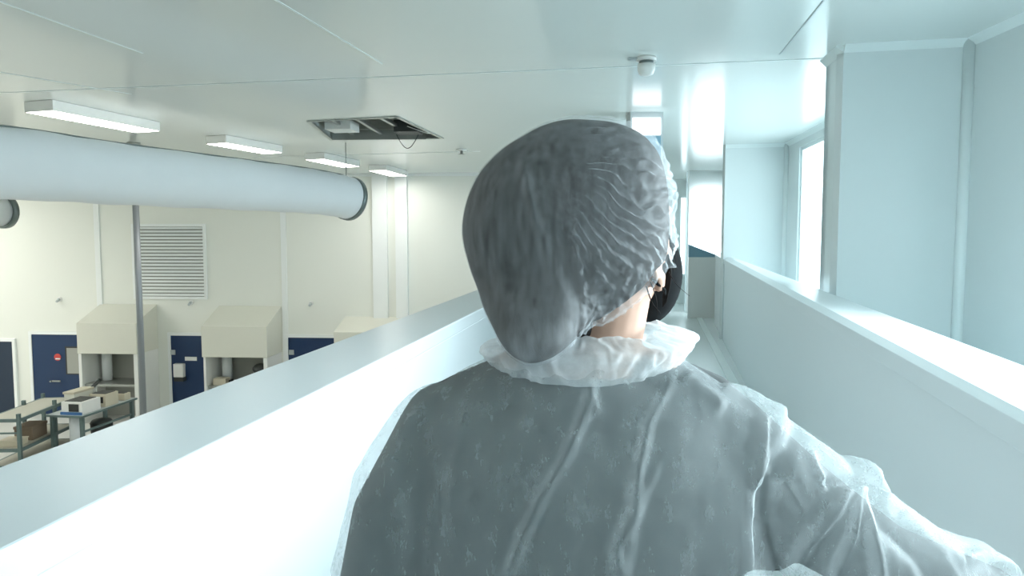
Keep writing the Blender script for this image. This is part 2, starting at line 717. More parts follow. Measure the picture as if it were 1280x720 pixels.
# hanging white and blue unit
dA = at_z(808, 139, ZC).dot(CH)
q = [at_d(788, 140, dA), at_d(829, 140, dA), at_d(829, 212, dA), at_d(788, 212, dA)]
t = thing('hanging_unit', 'boxy white and blue unit hanging from the ceiling behind the cap top', 'ceiling unit', flat((q[0] + q[1]) / 2, ZC), YAW)


def facebox(m, x0, x1, y0, y1, d0, d1):
    p = [at_d(x0, y0, d0), at_d(x1, y0, d0), at_d(x1, y1, d0), at_d(x0, y1, d0)]
    m.prism(p, CH * (d1 - d0))
    return m


m = facebox(MB(), 788, 829, 139, 212, dA + .03, dA + .35)
m.build('body', M['grey'], t)
facebox(MB(), 791, 826, 147, 168, dA, dA + .03).build('lit_panel', M['sky'], t)
facebox(MB(), 791, 826, 170, 211, dA + .005, dA + .03).build('blue_panel', M['tealblue'], t)

# lamps
LAMPS = (((30, 141), (67, 138.5), (200, 164), (169, 166.5)), ((257, 180.5), (283, 179), (354, 191), (329, 193)),
         ((383, 200.5), (404, 199), (449, 208), (428, 210)), ((462, 214), (482, 213), (508, 219.5), (490, 221.5)))
LW = ('nearest and largest lit strip lamp on the ceiling above the duct', 'second lit strip lamp from the left on the ceiling above the duct',
      'third lit strip lamp, above the bend of the white duct', 'smallest and farthest lit strip lamp, over the duct end ring')
for k, qd in enumerate(LAMPS):
    zl = ZC - .12
    p = [at_z(x, y, zl) for x, y in qd]
    a = (p[0] + p[1]) / 2
    b = (p[2] + p[3]) / 2
    d = (b - a)
    ln = d.length
    d.normalize()
    n = Vector((d.y, -d.x, 0))
    wd = abs((p[1] - p[0]).dot(n)) / 2
    wd = min(max(wd, .13), .2)
    cc = (a + b) / 2
    t = thing('strip_lamp', LW[k], 'lamp', flat(cc, ZC), math.atan2(d.y, d.x), 'lit strip lamps on the hall ceiling')
    qq = [a - n * wd, b - n * wd, b + n * wd, a + n * wd]
    m = MB()
    m.hexa([p_ + Z * .004 for p_ in qq], [flat(p_, ZC - .003) for p_ in qq])
    m.build('housing', M['white'], t)
    qi = [a - n * (wd - .015) + d * .01, b - n * (wd - .015) - d * .01, b + n * (wd - .015) - d * .01, a + n * (wd - .015) + d * .01]
    m = MB()
    m.hexa([p_ + Z * .003 for p_ in qi], [p_ + Z * .0045 for p_ in qi])
    m.build('diffuser', M['lamp'], t)

# ------------------------------------------------------------------ textile ducts
dcs = [(-260, 200.5, 6.0), (0, 204, 7.75), (150, 218, 9.3), (300, 231, 11.2), (380, 238.3, 12.6), (420, 244, 13.3), (436, 248, 13.6)]
rds = [.40, .40, .40, .40, .40, .41, .405]
pts = [at_d(x_, y_, d_ * .8) for x_, y_, d_ in dcs]
t = thing('air_duct', 'long white fabric air duct hanging under the hall ceiling lamps', 'duct', flat(pts[3], pts[3].z))
# resample smoothly
P = []
for i in range(len(pts) - 1):
    p0, p1, p2, p3 = pts[max(i - 1, 0)], pts[i], pts[i + 1], pts[min(i + 2, len(pts) - 1)]
    for k in range(10):
        u = k / 10
        P.append(.5 * ((2 * p1) + (p2 - p0) * u + (2 * p0 - 5 * p1 + 4 * p2 - p3) * u * u + (3 * p1 - p0 - 3 * p2 + p3) * u ** 3))
P.append(pts[-1])
RR = [.322 + .005 * math.sin(i * 1.1) for i in range(len(P))]
MB().tube(P, RR, 40).build('sleeve', M['duct'], t)
e = (P[-1] - P[-4]).normalized()
MB().tube([P[-1] - e * .03, P[-1] + e * .05], .342, 40).build('end_band', M['ring'], t)
m = MB()
pr = []
for p in P[:-6]:
    pr.append(p + Z * .327)
m.tube(pr, .012, 6)
m.build('hanging_rail', M['ring'], t)
for k in (57,):
    a = P[k] + Z * .32
    MB().tube([a, flat(a, ZC)], .006, 6).build('hanger', M['ring'], t)
# second duct lower left
a, b = at_d(-220, 255, 11.0), at_d(1, 264, 14.0)
t = thing('air_duct', 'end of a second white duct peeking out at the left edge below the long duct', 'duct', (a + b) / 2)
MB().tube([a, a.lerp(b, .5), b], .30, 32).build('sleeve', M['duct'], t)
e = (b - a).normalized()
MB().tube([b - e * .02, b + e * .1], .345, 32).build('end_band', M['ring'], t)
for k in (.3, .8):
    p = a.lerp(b, k) + Z * .3
    MB().tube([p, flat(p, ZC)], .006, 6).build('hanger', M['ring'], t)

# pole
pb, pt = at_d(181, 520, 10.9), at_d(168, 258, 10.9)
c = (pb + pt) / 2
t = thing('support_pole', 'slim grey vertical pole standing in front of the left hood', 'pole', flat(c, ZH))
MB().tube([flat(c, ZH), flat(c, ZC)], .048, 20).build('tube', M['pole'], t)
MB().tube([flat(c, ZH), flat(c, ZH + .03)], .12, 20).build('base_plate', M['steel'], t)
m = MB()
m.tube([flat(c, ZC - .03), flat(c, ZC)], .1, 20)
m.build('top_plate', M['steel'], t)

# ------------------------------------------------------------------ hall back wall fittings
for k, (x0, x1) in enumerate(((119, 125.5), (351.5, 358), (467, 485), (495.5, 510))):
    m = MB()
    hbox(m, HS(x0, 300)[0], HS(x1, 300)[0], -.01, .03 if k < 2 else .10, ZH, ZC - .001)
    struct(m.build('trim_%d' % (20 + k), M['creamtrim']))
m = hbox(MB(), -14.9, s_right, 0, .05, ZC - .06, ZC - .001)
struct(m.build('trim_24', M['creamtrim']))

# doors
DZ = HS(70, 416)[1]


def door(num, x0, x1, ytop, leafmat, label, fr=.07):
    s0, s1 = HS(x0, ytop)[0], HS(x1, ytop)[0]
    z1 = HS(x0, ytop)[1]
    m = hbox(MB(), s0, s1, .0, .04, ZH, z1)
    o = m.build('door_%d' % num, leafmat, origin=HP((s0 + s1) / 2, 0, ZH))
    struct(o, label)
    f = MB()
    hbox(f, s0 - fr, s0, 0, .06, ZH, z1 + fr)
    hbox(f, s1, s1 + fr, 0, .06, ZH, z1 + fr)
    hbox(f, s0, s1, 0, .06, z1, z1 + fr)
    f.build('door_frame', M['creamtrim'], o)
    return o


def hpatch(x0, x1, y0, y1, n0, n1):
    a, b = HS(x0, y0, n1), HS(x1, y1, n1)
    return hbox(MB(), a[0], b[0], n0, n1, b[1], a[1])


d1 = door(1, -40, 17, 426, M['darkblue'], 'dark navy door at the left edge')
d2 = door(2, 41, 99, 417.5, M['blue'], 'navy blue door with a small window and a red disc')
d3 = door(3, 214.5, 268, 419, M['blue'], 'navy blue door between the two hoods')
d4 = door(4, 361, 432, 421.5, M['blue'], 'navy blue door partly hidden by the parapet')
hpatch(81, 101, 433, 468.5, .03, .045).build('window_frame', M['dark'], d2)
hpatch(83, 100, 435, 467, .045, .05).build('window_pane', M['niche'], d2)
a = HS(72, 446.5, .045)
c = HP(a[0], .04, a[1])
MB().tube([c, c + HN * .01], .085, 24).build('red_sign', M['red'], d2)
a = HS(72, 448.5, .06)
hbox(MB(), a[0] - .06, a[0] + .06, .05, .055, a[1] - .015, a[1] + .015).build('sign_bar', M['white'], d2)
h = hpatch(65, 75, 475.5, 477.5, .07, .09)
h.tube([HP(HS(66, 476)[0], .04, HS(66, 476)[1]), HP(HS(66, 476)[0], .09, HS(66, 476)[1])], .02, 10)
h.build('door_handle', M['steel'], d2)
hpatch(231, 246, 446, 451, .04, .045).build('door_sign', M['white'], d3)
hpatch(213, 218.5, 437.5, 443.5, .04, .07).build('door_closer', M['grey'], d3)
hpatch(361, 367, 437.5, 443.5, .04, .07).build('door_closer', M['grey'], d4)
a = HS(222, 472, .1)
t = thing('dispenser', 'white dispenser with a dark tray beside the middle navy door', 'dispenser', HP(a[0], .04, a[1] - .08), HRZ)
hpatch(216, 229, 455, 472, .04, .16).build('body', M['white'], t, bevel=.015)
hpatch(217, 229, 472, 477, .04, .18).build('drip_tray', M['dark'], t)


# hoods
def hood(x0, x1, yt, yf, yb, n, label, xw):
    a = HS(x0, yf, n)
    b = HS(x1, yb, n)
    s0, s1 = a[0], b[0]
    zf, zb = a[1], b[1]
    zt = HS((x0 + x1) / 2 + 10, yt, 0)[1]
    t = thing('machine_hood', label, 'hood', HP((s0 + s1) / 2, n / 2, ZH), HRZ, 'cream hoods along the hall back wall')
    m = MB()
    prof = [(0.002, zt), (n, zf), (n, zb), (0.002, zb)]
    m.prism([HP(s0, q[0], q[1]) for q in prof], HW * (s1 - s0))
    m.build('canopy', M['hood'], t, bevel=.01)
    for (sa, sb) in ((s0 + .02, s0 + .07), (s1 - .10, s1 - .012)):
        hbox(MB(), sa, sb, .002, n - .03, ZH, zb).build('side_panel', M['white'], t)
    hbox(MB(), s0 + .07, s1 - .10, .002, .03, ZH, zb).build('back_panel', M['niche'], t)
    hbox(MB(), s0 + .07, s1 - .10, .03, n - .1, ZH + .85, ZH + .9).build('ledge', M['steel'], t)
    p = HP(s0 + .28, .25, ZH + .9)
    MB().tube([p, flat(p, zb)], .11, 18).build('pipe', M['duct'], t)
    return s0, s1, n


h1 = hood(95, 171, 380, 404, 443, .85, 'cream sloping hood behind the slim grey pole', 205)
h2 = hood(251, 334, 382, 408, 447.5, .85, 'cream sloping hood between the two right navy doors', 352)
h3 = hood(417, 500, 395.5, 415, 452, .85, 'cream sloping hood mostly hidden by the parapet, nearest the wall columns', 500)
# things standing under the hoods
p = HP(h2[0] + .38, .5, ZH + .9)
t = thing('box', 'small beige box on the ledge under the middle hood', 'box', p, HRZ)
s0 = h2[0]
hbox(MB(), s0 + .15, s0 + .45, .45, .68, ZH + .9, ZH + 1.05).build('body', M['beige'], t, bevel=.01)
hbox(MB(), s0 + .48, s0 + .52, .45, .6, ZH + .9, ZH + 1.0).build('side_clip', M['dark'], t)
p = HP(h2[1] - .3, .5, ZH + .9)
t = thing('motor', 'dark rounded motor under the right end of the middle hood', 'motor', p, HRZ)
MB().ball(p + Z * .35, (.2, .15, .13)).build('casing', M['dark'], t)
MB().tube([p, p + Z * .3], .05, 12).build('stand', M['steel'], t)

# louvred vent
a, b = HS(165, 280), HS(260, 374)
t = thing('vent_grille', 'large square cream louvred vent high on the hall wall', 'vent', HP((a[0] + b[0]) / 2, .02, b[1]), HRZ)
s0, s1, z1, z0 = a[0], b[0], a[1], b[1]
f = MB()
fw = .06
hbox(f, s0, s0 + fw, 0, .05, z0, z1)
hbox(f, s1 - fw, s1, 0, .05, z0, z1)
hbox(f, s0 + fw, s1 - fw, 0, .05, z0, z0 + fw)
hbox(f, s0 + fw, s1 - fw, 0, .05, z1 - fw, z1)
f.build('frame', M['creamtrim'], t)
hbox(MB(), s0 + fw, s1 - fw, 0, .006, z0 + fw, z1 - fw).build('backing', M['niche'], t)
f = MB()
NS = 21
for k in range(NS):
    zz = z0 + fw + (k + .5) * (z1 - z0 - 2 * fw) / NS
    h_ = (z1 - z0) / NS * .33
    prof = [(.008, zz + h_), (.014, zz + h_), (.048, zz - h_ * .8), (.042, zz - h_ * .8)]
    f.prism([HP(s0 + fw, q[0], q[1]) for q in prof], HW * (s1 - s0 - 2 * fw))
f.build('louvre_slats', M['creamtrim'], t)

# small wall nozzles
for (x, y, lab) in ((75, 374, 'small white nozzle on the wall above the left navy door'), (239, 378, 'small white nozzle on the wall below the louvred vent'),
                    (389, 379, 'small white nozzle on the wall above the right navy door')):
    a = HS(x, y)
    c = HP(a[0], 0, a[1])
    t = thing('wall_nozzle', lab, 'nozzle', c, HRZ, 'nozzles on the hall wall')
    MB().tube([c, c + HN * .03], .055, 16).build('flange', M['white'], t)
    MB().tube([c + HN * .03, c + HN * .12 - Z * .05], [.035, .025], 12).build('spout', M['grey'], t)

# ------------------------------------------------------------------ shelving trolley
zt = -1.57
nr, fr_ = at_z(24, 524, zt), at_z(93, 496.5, zt)
ax = (fr_ - nr).normalized()
ay = Vector((-ax.y, ax.x, 0))                                # to the left
L = (fr_ - nr).length
Wd = .62
t = thing('shelving_trolley', 'long grey-green metal shelving trolley on the hall floor at the left edge', 'trolley', flat(nr + ax * L / 2 + ay * Wd / 2, ZH), math.atan2(ax.y, ax.x))


def tp(u, v, z):
    p = nr + ax * u + ay * v
    return Vector((p.x, p.y, z))


def tbox(m, u0, u1, v0, v1, z0, z1):
    b = [tp(u0, v0, z0), tp(u1, v0, z0), tp(u1, v1, z0), tp(u0, v1, z0)]
    m.hexa(b, [flat(p, z1) for p in b])
    return m


for (u, v) in ((0, 0), (L - .05, 0), (0, Wd - .05), (L - .05, Wd - .05), (L * .62, 0), (L * .62, Wd - .05)):
    tbox(MB(), u, u + .055, v, v + .055, ZH + .1, zt + .09).build('post', M['rack'], t)
for (u, v) in ((.03, .03), (L - .03, .03), (.03, Wd - .03), (L - .03, Wd - .03)):
    c = tp(u, v, ZH + .05)
    MB().tube([c - ay * .015, c + ay * .015], .05, 16).build('caster', M['dark'], t)
for zz in (zt, zt - .54, zt - .85):
    tbox(MB(), .03, L - .03, .03, Wd - .03, zz - .02, zz).build('shelf', M['shelf'], t)
    f = MB()
    tbox(f, 0.055, L - .05, -.005, .03, zz - .055, zz + .003)
    tbox(f, 0.055, L - .05, Wd - .03, Wd + .005, zz - .055, zz + .003)
    tbox(f, -.005, .03, 0.055, Wd - .05, zz - .055, zz + .003)
    tbox(f, L - .03, L + .005, 0.055, Wd - .05, zz - .055, zz + .003)
    f.build('shelf_rim', M['rack'], t)
for zz in (zt - .24,):
    f = MB()
    tbox(f, -.0, .025, 0.055, Wd - .05, zz - .03, zz)
    f.build('cross_bar', M['rack'], t)
# boxes on the trolley
for (u0, u1, v0, v1, z0, hgt, mt, nm, lab) in (
        (.55, 1.0, .12, .45, zt - .54, .26, 'brown', 'box', 'brown box on the middle shelf of the grey-green trolley'),
        (.12, .42, .12, .46, zt - .54, .12, 'beige', 'box', 'flat beige box near the front of the trolley middle shelf')):
    c = tp((u0 + u1) / 2, (v0 + v1) / 2, z0)
    b = thing(nm, lab, 'box', c, math.atan2(ax.y, ax.x))
    tbox(MB(), u0, u1, v0, v1, z0, z0 + hgt * .8).build('body', M[mt], b, bevel=.008)
    tbox(MB(), u0 - .01, u1 + .01, v0 - .01, v1 + .01, z0 + hgt * .8, z0 + hgt).build('lid', M[mt], b, bevel=.008)

# ------------------------------------------------------------------ work table with equipment
zw = -1.67
c0, c1 = at_z(103, 520, zw), at_z(171, 497, zw)
bx = (c1 - c0).normalized()
by = Vector((-bx.y, bx.x, 0))
LT = (c1 - c0).length
WT = .75
TRZ = math.atan2(bx.y, bx.x)
t = thing('work_table', 'dark-edged work table covered in equipment in front of the left hood', 'table', flat(c0 + bx * LT / 2 + by * WT / 2, ZH), TRZ)


def wp(u, v, z):
    p = c0 + bx * u + by * v
    return Vector((p.x, p.y, z))


def wbox(m, u0, u1, v0, v1, z0, z1):
    b = [wp(u0, v0, z0), wp(u1, v0, z0), wp(u1, v1, z0), wp(u0, v1, z0)]
    m.hexa(b, [flat(p, z1) for p in b])
    return m


wbox(MB(), 0, LT, 0, WT, zw - .03, zw).build('table_top', M['grey'], t, bevel=.004)
wbox(MB(), -.008, LT + .008, -.008, .0, zw - .04, zw - .002).build('edge_strip', M['rack'], t)
wbox(MB(), -.012, -.002, 0, WT, zw - .04, zw - .002).build('edge_strip', M['rack'], t)
for (u, v) in ((.04, .04), (LT - .1, .04), (.04, WT - .1), (LT - .1, WT - .1)):
    wbox(MB(), u, u + .06, v, v + .06, ZH, zw - .03).build('leg', M['rack'], t)
MB().tube([wp(.28, .35, ZH), wp(.28, .35, zw - .03)], .13, 20).build('pedestal', M['duct'], t)
f = MB()
wbox(f, .1, LT - .1, .06, .08, zw - .35, zw - .31)
f.build('stretcher', M['rack'], t)


def item(nm, lab, cat, u0, u1, v0, v1, h, mt, parts):
    b = thing(nm, lab, cat, wp((u0 + u1) / 2, (v0 + v1) / 2, zw), TRZ)
    wbox(MB(), u0, u1, v0, v1, zw, zw + h).build('body', M[mt], b, bevel=.008)
    for (pn, a, pm) in parts:
        wbox(MB(), *a).build(pn, M[pm], b)
    return b


item('instrument', 'white instrument with a black front opening and blue base on the work table', 'instrument', .06, .55, .05, .48, .24, 'white',
     [('front_opening', (.05, .06, .12, .32, zw + .06, zw + .2), 'dark'), ('top_panel', (.1, .5, .1, .44, zw + .24, zw + .25), 'dark'),
      ('blue_base', (.03, .06, .05, .48, zw, zw + .05), 'bluebox')])
item('instrument', 'cream instrument with a grey screen in the middle of the work table', 'instrument', .68, 1.05, .05, .4, .25, 'beige',
     [('screen', (.67, .68, .1, .35, zw + .08, zw + .2), 'dark'), ('top_panel', (.72, 1.0, .08, .36, zw + .25, zw + .26), 'dark')])
item('tray', 'shallow dark tray at the hood end of the work table', 'tray', 1.24, LT - .1, .06, .44, .14, 'beige',
     [('inset', (1.28, LT - .14, .1, .40, zw + .14, zw + .15), 'dark')])
item('box', 'cream lidded box at the back of the work table', 'box', .42, .92, .50, .72, .30, 'hood',
     [('lid', (.40, .94, .49, .73, zw + .30, zw + .34), 'beige')])
b = thing('scope', 'dark jointed desk scope standing between the boxes on the work table', 'scope', wp(1.02, .55, zw), TRZ)
wbox(MB(), 1.0, 1.2, .48, .68, zw + .001, zw + .03).build('base', M['dark'], b)
MB().tube([wp(1.1, .58, zw + .03), wp(1.1, .58, zw + .32)], .025, 10).build('column', M['steel'], b)
MB().tube([wp(.98, .58, zw + .30), wp(1.22, .58, zw + .42)], .035, 12).build('head', M['dark'], b)
b = thing('bin', 'black rounded bin under the work table', 'bin', wp(LT - .6, .35, ZH), TRZ)
p = wp(LT - .6, .35, ZH)
MB().tube([p, p + Z * .4, p + Z * .52], [.16, .2, .2], 20).build('body', M['dark'], b)
MB().tube([p + Z * .52, p + Z * .58, p + Z * .6], [.21, .17, .05], 20).build('lid', M['dark'], b)

# ------------------------------------------------------------------ person
B0 = at_d(735, 300, .92)
B0.z = 0


def LP(x, y, z):
    return B0 + CR * x + CH * y + Z * z


def proj_np(P):
    v = P - np.array(EYE)
    w = v @ np.array(CF)
    return 640 + F * (v @ np.array(CR)) / w, 360 - F * (v @ np.array(CU)) / w


def blob_mesh(name, mb, voxel, smooth_it=4, parent=None, material=None, origin=None):
    """fuse overlapping closed shells into one continuous skin"""
    o = mb.build(name, material, parent, origin=origin)
    md = o.modifiers.new('r', 'REMESH')
    md.mode = 'VOXEL'
    md.voxel_size = voxel
    if smooth_it:
        sm = o.modifiers.new('s', 'SMOOTH')
        sm.iterations = smooth_it
        sm.factor = .5
    bpy.context.view_layer.update()
    dg = bpy.context.evaluated_depsgraph_get()
    me = bpy.data.meshes.new_from_object(o.evaluated_get(dg))
    o.modifiers.clear()
    old = o.data
    o.data = me
    bpy.data.meshes.remove(old)
    me.materials.clear()
    me.materials.append(material)
    me.polygons.foreach_set('use_smooth', [True] * len(me.polygons))
    return o


def limb(m, pts, n=20):
    """pts: (x, y, z, r) in person coordinates"""
    m.tube([LP(*p[:3]) for p in pts], [p[3] for p in pts], n)
    for p in (pts[0], pts[-1]):
        m.ball(LP(*p[:3]), (p[3],) * 3, 16, 10)
    return m


def loft(m, secs, n=48, pw=2.3):
    vs = []
    for (z, cx, hw, hd, cy) in secs:
        for k in range(n):
            a = 2 * math.pi * k / n
            c, s = math.cos(a), math.sin(a)
            x = hw * math.copysign(abs(c) ** (2 / pw), c)
            y = hd * math.copysign(abs(s) ** (2 / pw), s)
            vs.append(LP(cx + x, cy + y, z))
    fs = []
    for i in range(len(secs) - 1):
        for k in range(n):
            k2 = (k + 1) % n
            fs.append([i * n + k, i * n + k2, (i + 1) * n + k2, (i + 1) * n + k])
    fs.append(list(range(n))[::-1])
    fs.append([(len(secs) - 1) * n + k for k in range(n)])
    m.add(vs, fs, True)
    return m


HY = R(46)                                     # head turned to the right
hf = Vector((math.sin(HY), math.cos(HY)))      # in (x, y) of the person frame
hr = Vector((math.cos(HY), -math.sin(HY)))
HC = Vector((.030, .035, 1.625))


def HD(f, r, z):
    """head coordinates: forward, right, up from the skull centre"""
    return (HC.x + hf.x * f + hr.x * r, HC.y + hf.y * f + hr.y * r, HC.z + z)


HROT = Matrix((CR * hr.x + CH * hr.y, CR * hf.x + CH * hf.y, Z)).transposed()   # columns: right, forward, up

body = MB()
body.ball(LP(*HD(0, 0, 0)), (.071, .093, .108), 28, 20, HROT)
body.ball(LP(*HD(.035, 0, -.065)), (.056, .062, .068), 24, 16, HROT)
body.ball(LP(*HD(.07, 0, -.105)), (.024, .022, .022), 16, 10, HROT)
limb(body, [(*HD(.088, 0, .0), .011), (*HD(.112, 0, -.042), .015)], 12)           # nose
for s in (-1, 1):
    body.ball(LP(*HD(.062, .034 * s, -.045)), (.026, .025, .024), 14, 10, HROT)   # cheeks
    limb(body, [(*HD(.086, .012 * s, .018), .010), (*HD(.072, .045 * s, .016), .010)], 10)   # brows
    rim = []
    for k in range(11):
        a = R(-120 + 290 * k / 10)
        rim.append((*HD(.006 - .017 * math.cos(a), .073 * s + .008 * s, -.045 + .031 * math.sin(a)), .0055))
    limb(body, rim, 8)
    body.ball(LP(*HD(.008, .072 * s, -.046)), (.009, .017, .030), 14, 10, HROT)
    body.ball(LP(*HD(.012, .076 * s, -.082)), (.008, .011, .013), 12, 8, HROT)
limb(body, [(.004, .012, 1.40, .062), (.018, .018, 1.46, .057), (.032, .028, 1.53, .057), (.030, .035, 1.58, .058)])
loft(body, [(.84, 0, .165, .115, .02), (.95, 0, .17, .118, .02), (1.08, 0, .145, .105, .02), (1.2, 0, .16, .112, .01), (1.30, 0, .175, .11, .01),
            (1.37, 0, .15, .09, .01), (1.41, 0, .09, .07, .012), (1.44, 0, .06, .058, .015)])
for s in (-1, 1):
    limb(body, [(.15 * s, .01, 1.36, .055), (.09 * s, .01, 1.405, .05)])
# left arm hangs, right arm is held out to the side
ARM_L = [(-.175, .01, 1.345, .054), (-.22, .01, 1.22, .046), (-.245, .015, 1.08, .038), (-.25, .07, .95, .034), (-.245, .13, .83, .025)]
ARM_R = [(.18, .01, 1.335, .054), (.30, .015, 1.25, .047), (.42, .03, 1.165, .039), (.54, .075, 1.11, .035), (.66, .12, 1.055, .025)]
limb(body, ARM_L)
limb(body, ARM_R)


def hand(m, w, d, side, curl):
    """w wrist, d pointing direction, side = thumb side; five separate fingers"""
    w, d, t = Vector(w), Vector(d).normalized(), Vector(side).normalized()
    nrm = d.cross(t).normalized() * curl
    for k, (off, ln, r) in enumerate(((.027, .074, .0085), (.009, .083, .009), (-.009, .077, .0085), (-.026, .060, .0075))):
        base = w + d * (.088 - .006 * abs(k - 1)) + t * off
        limb(m, [(*(w + d * .02 + t * off * .75), .013), (*base, .0125)], 10)
        p = base
        dd = d + t * off * 2.2
        pts = [(*p, r + .001)]
        for j, fr in enumerate((.45, .32, .23)):
            dd = (dd + nrm * .28).normalized()
            p = p + dd * ln * fr
            pts.append((*p, r - .0007 * (j + 1)))
        limb(m, pts, 10)
    b = w + d * .03 + t * .024
    e = b + (d * .55 + t * .8).normalized() * .04
    f = e + (d * .9 + t * .35 + nrm * .2).normalized() * .032
    g = f + (d * .95 + t * .1 + nrm * .35).normalized() * .026
    limb(m, [(*b, .015), (*e, .0115), (*f, .010), (*g, .0085)], 10)
    m.ball(LP(*(w + d * .05)), (.03, .03, .018), 14, 10)


hand(body, (-.245, .135, .82), (.0, .25, -1), (.55, .8, .1), 1)
hand(body, (.67, .125, 1.05), (1, .35, -.35), (-.35, .9, .1), -1)
for s in (-1, 1):
    limb(body, [(.085 * s, .02, .88, .085), (.095 * s, .015, .68, .068), (.10 * s, .01, .49, .052), (.10 * s, .0, .34, .052), (.10 * s, .01, .12, .036), (.10 * s, .01, .07, .038)])
    limb(body, [(.10 * s, .0, .05, .038), (.108 * s, .10, .035, .034), (.112 * s, .16, .028, .026)])
person = blob_mesh('person', body, .005, 3, None, M['skin'], origin=B0.copy())
tag(person, 'person seen from behind in white gown and see-through bouffant cap, right arm held out', 'person')

# dark clothes beneath the gown
sh = MB()
loft(sh, [(.82, 0, .21, .14, .02), (.95, 0, .212, .138, .02), (1.08, 0, .21, .132, .02), (1.2, 0, .212, .13, .01), (1.30, 0, .212, .127, .01),
          (1.365, 0, .175, .105, .01), (1.40, 0, .115, .085, .012), (1.425, 0, .078, .072, .015)])
for s in (-1, 1):
    limb(sh, [(.155 * s, .01, 1.36, .064), (.085 * s, .01, 1.398, .056)])
limb(sh, [(p[0] - d_, p[1], p[2], p[3] + e_) for p, e_, d_ in zip(ARM_L[:4], (.010, .026, .03, .026), (.014, .028, .036, .026))] + [(-.246, .12, .85, .034)])
limb(sh, [(p[0], p[1] - .004, p[2] - z_, p[3] + e_) for p, e_, z_ in zip(ARM_R[:4], (.012, .019, .017, .008), (.0, .022, .016, .006))] + [(.64, .113, 1.065, .034)])
limb(sh, [(.17, .0, 1.22, .06), (.25, .0, 1.19, .038)])
blob_mesh('shirt', sh, .009, 4, person, M['shirt'])
tr_ = MB()
for s in (-1, 1):
    limb(tr_, [(.085 * s, .02, .87, .105), (.097 * s, .015, .68, .085), (.102 * s, .01, .49, .07), (.10 * s, .0, .3, .066), (.10 * s, .01, .12, .058)])
loft(tr_, [(.80, 0, .17, .12, .02), (.95, 0, .18, .126, .02), (1.0, 0, .17, .12, .02)])
blob_mesh('trousers', tr_, .012, 4, person, M['trousers'])
for s in (-1, 1):
    x = MB()
    limb(x, [(.10 * s, -.02, .052, .05), (.108 * s, .10, .045, .047), (.113 * s, .17, .036, .036)])
    loft(x, [(.0, .107 * s, .05, .135, .07), (.03, .107 * s, .052, .137, .07)])
    blob_mesh('shoe', x, .008, 3, person, M['shoe'])
# eyes
for s in (-1, 1):
    MB().ball(LP(*HD(.080, .031 * s, .004)), (.011, .011, .011), 12, 8).build('eye', M['eye'], person)


# ---------------------------------------------------------------- cap and hair
OUT = [(735, 150), (775, 154), (805, 168), (825, 192), (834, 225), (838, 262), (838, 295), (836, 320), (826, 355), (808, 385), (775, 402), (738, 410),
       (712, 424), (690, 438), (660, 447), (636, 434), (616, 402), (598, 360), (585, 325), (578, 290), (583, 255), (597, 222), (619, 196), (638, 181),
       (654, 172), (680, 158), (705, 151)]
CU0, CV0, CD0 = 706.0, 286.0, .925
ang = np.array([math.atan2(CV0 - v, u - CU0) for u, v in OUT])
rad_ = np.array([math.hypot(CV0 - v, u - CU0) for u, v in OUT])
o_ = np.argsort(ang)
ang, rad_ = ang[o_], rad_[o_]
ang = np.concatenate([ang[-4:] - 2 * math.pi, ang, ang[:4] + 2 * math.pi])
rad_ = np.concatenate([rad_[-4:], rad_, rad_[:4]])


def rad_at(a):
    s = np.zeros_like(a)
    for k in (-2, -1, 0, 1, 2):
        s += np.interp((a + k * .03 + math.pi) % (2 * math.pi) - math.pi, ang, rad_)
    return s / 5


def polydist(u, v, pl):
    """distance to a polyline in the view, and position along it 0..1"""
    best = np.full(u.shape, 1e9)
    tt = np.zeros(u.shape)
    side = np.zeros(u.shape)
    tot = len(pl) - 1
    for i in range(tot):
        ax_, ay_ = pl[i]
        bx_, by_ = pl[i + 1]
        dx, dy = bx_ - ax_, by_ - ay_
        t = np.clip(((u - ax_) * dx + (v - ay_) * dy) / (dx * dx + dy * dy), 0, 1)
        ex, ey = u - (ax_ + t * dx), v - (ay_ + t * dy)
        d = np.hypot(ex, ey)
        s = np.sign(dx * ey - dy * ex)
        k = d < best
        best = np.where(k, d, best)
        tt = np.where(k, (i + t) / tot, tt)
        side = np.where(k, s, side)
    return best, tt, side


def nz(P, sc, seed=0.0, ax=(1, 1, 1)):
    return np.array([noise.noise(Vector((p[0] * sc * ax[0] + seed, p[1] * sc * ax[1] - seed, p[2] * sc * ax[2] + 2 * seed))) for p in P])


def fbm(P, sc, seed=0.0, oct=3, ridged=False):
    out = np.zeros(len(P))
    a = 1.0
    for k in range(oct):
        n_ = nz(P, sc * 2 ** k, seed + 7.3 * k)
        out += a * ((1 - 2 * np.abs(n_)) if ridged else n_)
        a *= .5
    return out


def smoothstep(a, b, x):
    t = np.clip((x - a) / (b - a), 0, 1)
    return t * t * (3 - 2 * t)


def zcut(a):
    return np.interp(a, [-.16, -.112, -.066, -.055, -.021, .014, .03, .09, .14], [1.478, 1.484, 1.496, 1.520, 1.559, 1.574, 1.588, 1.645, 1.655])


